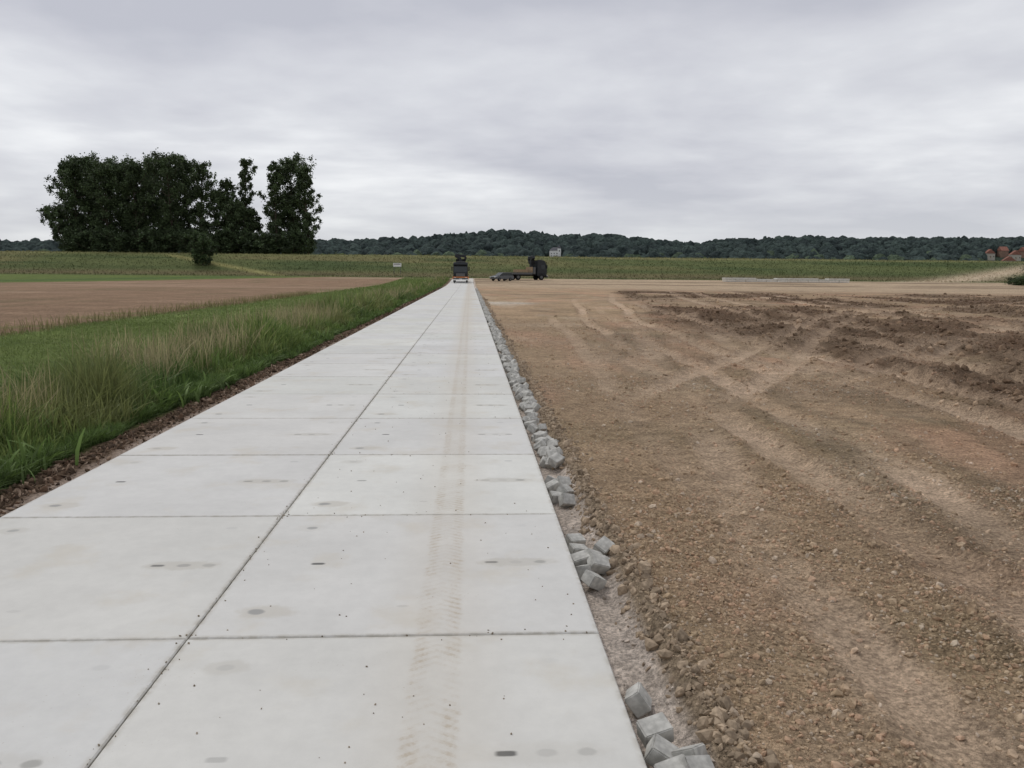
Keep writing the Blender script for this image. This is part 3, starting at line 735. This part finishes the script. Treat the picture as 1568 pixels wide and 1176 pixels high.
def slab_stack():
    bm=bmesh.new(); x0=bx(1105,158)
    zb=hz(x0+12,158)
    for r_ in range(12):
        for k in range(4 if r_ not in (3,4,9) else 3):
            M=Matrix.Translation((x0+1.2+r_*2.08+rng.normal(0,.04),158+rng.normal(0,.05),zb+.12+k*.2))
            bmesh.ops.create_cube(bm,size=1,matrix=M@Matrix.Diagonal((2,2,.15,1)))
    bmesh.ops.bevel(bm,geom=list(bm.edges),offset=.02,segments=1,affect='EDGES')
    me=bpy.data.meshes.new('stacked_concrete_slabs'); bm.to_mesh(me); bm.free(); me.materials.append(flat_mat('slab_stack_concrete',(.66,.65,.61),.85,.2))
    COL.objects.link(bpy.data.objects.new('stacked_concrete_slabs',me))
slab_stack()
def sign(px,D,w,h,zz):
    x=bx(px,D); e=empty('information_sign',(x,D,hz(x,D)))
    for s in (-1,1): cyl('post_%s'%('lr'[s>0]),(s*w*.4,0,zz/2),.05,zz,M_grey,e,'z')
    box('board',(0,-.07,zz),(w,.05,h),M_white,e,.01); box('panel_text_strip',(0,-.1,zz+h*.2),(w*.8,.01,h*.2),M_grey,e,.002)
sign(607,182,1.8,.8,2.0)
# ------------------------------------------------------------------ houses
M_roof=flat_mat('red_tile_roof',(.25,.12,.09),.85,.1,var=.25,scale=1)
M_slate=flat_mat('grey_roof',(.10,.10,.11),.7,.2)
M_wall=flat_mat('white_render_wall',(.78,.78,.75),.85,.1)
M_cream=flat_mat('cream_render_wall',(.42,.39,.33),.85,.1)
M_brick=flat_mat('brick_wall',(.24,.16,.12),.9,.1,var=.25,scale=2)
def house(name,x,y,w,d,h,roofh,wall,roof,rz=0,villa=False,lift=2.5):
    e=empty(name,(x,y,hz(x,y)+lift),rz)
    box('walls',(0,0,h/2-3),(w,d,h+6),wall,e,.03)
    if villa: pyramid('roof',0,0,h+.01,w+1,d+1,roofh,roof,e,w*.45)
    else: prism('roof',[(-w/2-.5,h),(w/2+.5,h),(0,h+roofh)],-d/2-.4,d/2+.4,roof,e,.03)
    k=0
    for fl in range(int(h//2.8)):
        for wx in np.linspace(-w/2+1.5,w/2-1.5,max(2,int(w//3))):
            box('window_%d'%k,(wx,-d/2-.03,1.6+fl*2.8),(1.0 if villa else 1.1,.1,1.3),M_glass,e,.01); k+=1
    box('door',(0.4,-d/2-.04,.9),(1.1,.1,2.1),M_timber,e,.01)
    box('chimney',(w*.2,0,h+roofh*.8),(.8,.8,2.2),M_brick,e,.02)
    if villa:
        box('tower',(w*.32,-d/2-1,h*.5),(3.6,3.6,h+5),wall,e,.03)
        pyramid('tower_roof',w*.32,-d/2-1,h+2.52,4.4,4.4,4.5,roof,e)
        box('tower_window',(w*.32,-d/2-2.83,h*.95),(1.2,.1,1.8),M_glass,e,.01)
house('white_villa',bx(848,985),985,13,10,8,4,M_wall,M_slate,0,True,lift=3.5)
for i,(px,D) in enumerate(HOUSES[1:]):
    house('brick_house' if i%2 else 'rendered_house',bx(px,D),D,rng.uniform(10,14),9,5.4,5.5,M_brick if i%2 else M_cream,M_roof,math.pi/2*(i%2)+rng.uniform(-.4,.4),lift=2.5 if i<6 else 0)

# ------------------------------------------------------------------ sky and light
w=bpy.data.worlds.new('World'); scene.world=w; w.use_nodes=True
t=NT(w.node_tree); w.node_tree.nodes.clear()
sun_el=math.radians(52); sun_az=math.radians(-35)
sky=t.n('ShaderNodeTexSky',sky_type='NISHITA'); sky.sun_disc=False; sky.sun_elevation=sun_el; sky.sun_rotation=sun_az
tc=t.n('ShaderNodeTexCoord').outputs['Generated']
s=t.n('ShaderNodeSeparateXYZ'); t.l.new(tc,s.inputs[0])
zc=t.m('ADD',t.m('MAXIMUM',s.outputs[2],0.),.13)
cb=t.n('ShaderNodeCombineXYZ'); t.l.new(t.m('MULTIPLY',t.m('DIVIDE',s.outputs[0],zc),.95),cb.inputs[0]); t.l.new(t.m('DIVIDE',s.outputs[1],zc),cb.inputs[1]); cb.inputs[2].default_value=8.1
n1=t.n('ShaderNodeTexNoise',_Scale=.75,_Detail=6.,_Roughness=.48,_Distortion=.3); t.l.new(cb.outputs[0],n1.inputs['Vector'])
n2=t.n('ShaderNodeTexNoise',_Scale=2.4,_Detail=6.,_Roughness=.52); t.l.new(cb.outputs[0],n2.inputs['Vector'])
mixn=t.m('ADD',t.m('MULTIPLY',n1.outputs[0],.74),t.m('MULTIPLY',n2.outputs[0],.26))
sd=(math.sin(math.radians(-24))*math.cos(math.radians(17)),math.cos(math.radians(-24))*math.cos(math.radians(17)),math.sin(math.radians(17)))
dt=t.n('ShaderNodeVectorMath',operation='DOT_PRODUCT'); t.l.new(tc,dt.inputs[0]); dt.inputs[1].default_value=sd
thin=t.ramp(dt.outputs['Value'],.90,1.0,0,.045)
mixn=t.m('ADD',mixn,thin)
cr=t.n('ShaderNodeValToRGB'); t.l.new(mixn,cr.inputs[0])
els=cr.color_ramp.elements
els[0].position=.39; els[0].color=(.535,.545,.605,1)
els[1].position=.67; els[1].color=(.91,.92,.94,1)
q=els.new(.46); q.color=(.61,.617,.67,1)
q=els.new(.55); q.color=(.715,.725,.765,1)
hb=t.ramp(s.outputs[2],.0,.13,.55,0.)
cl=t.mixc(hb,cr.outputs[0],(.68,.705,.73))
bg1=t.n('ShaderNodeBackground'); t.l.new(sky.outputs[0],bg1.inputs[0]); bg1.inputs[1].default_value=.1
bg2=t.n('ShaderNodeBackground'); t.l.new(cl,bg2.inputs[0]); bg2.inputs[1].default_value=1.
mx=t.n('ShaderNodeMixShader'); mx.inputs[0].default_value=.95
t.l.new(bg1.outputs[0],mx.inputs[1]); t.l.new(bg2.outputs[0],mx.inputs[2])
out=t.n('ShaderNodeOutputWorld'); t.l.new(mx.outputs[0],out.inputs[0])
ld=bpy.data.lights.new('sun','SUN'); ld.energy=1.1; ld.angle=math.radians(10); ld.color=(1,.97,.92)
lo=bpy.data.objects.new('sun',ld); COL.objects.link(lo)
d=Vector((math.sin(sun_az)*math.cos(sun_el),math.cos(sun_az)*math.cos(sun_el),math.sin(sun_el)))
lo.rotation_euler=d.to_track_quat('Z','Y').to_euler(); lo.location=(0,0,50)

# ------------------------------------------------------------------ camera
cd=bpy.data.cameras.new('camera'); cam=bpy.data.objects.new('camera',cd); COL.objects.link(cam)
cd.sensor_width=36; cd.lens=1240/1568*36; cd.clip_start=.05; cd.clip_end=20000
cam.matrix_world=Matrix.Translation((0,0,1.751))@Matrix.Rotation(-math.radians(3.04),4,'Z')@Matrix.Rotation(math.radians(90-7.73),4,'X')@Matrix.Rotation(.009,4,'Z')
scene.camera=cam
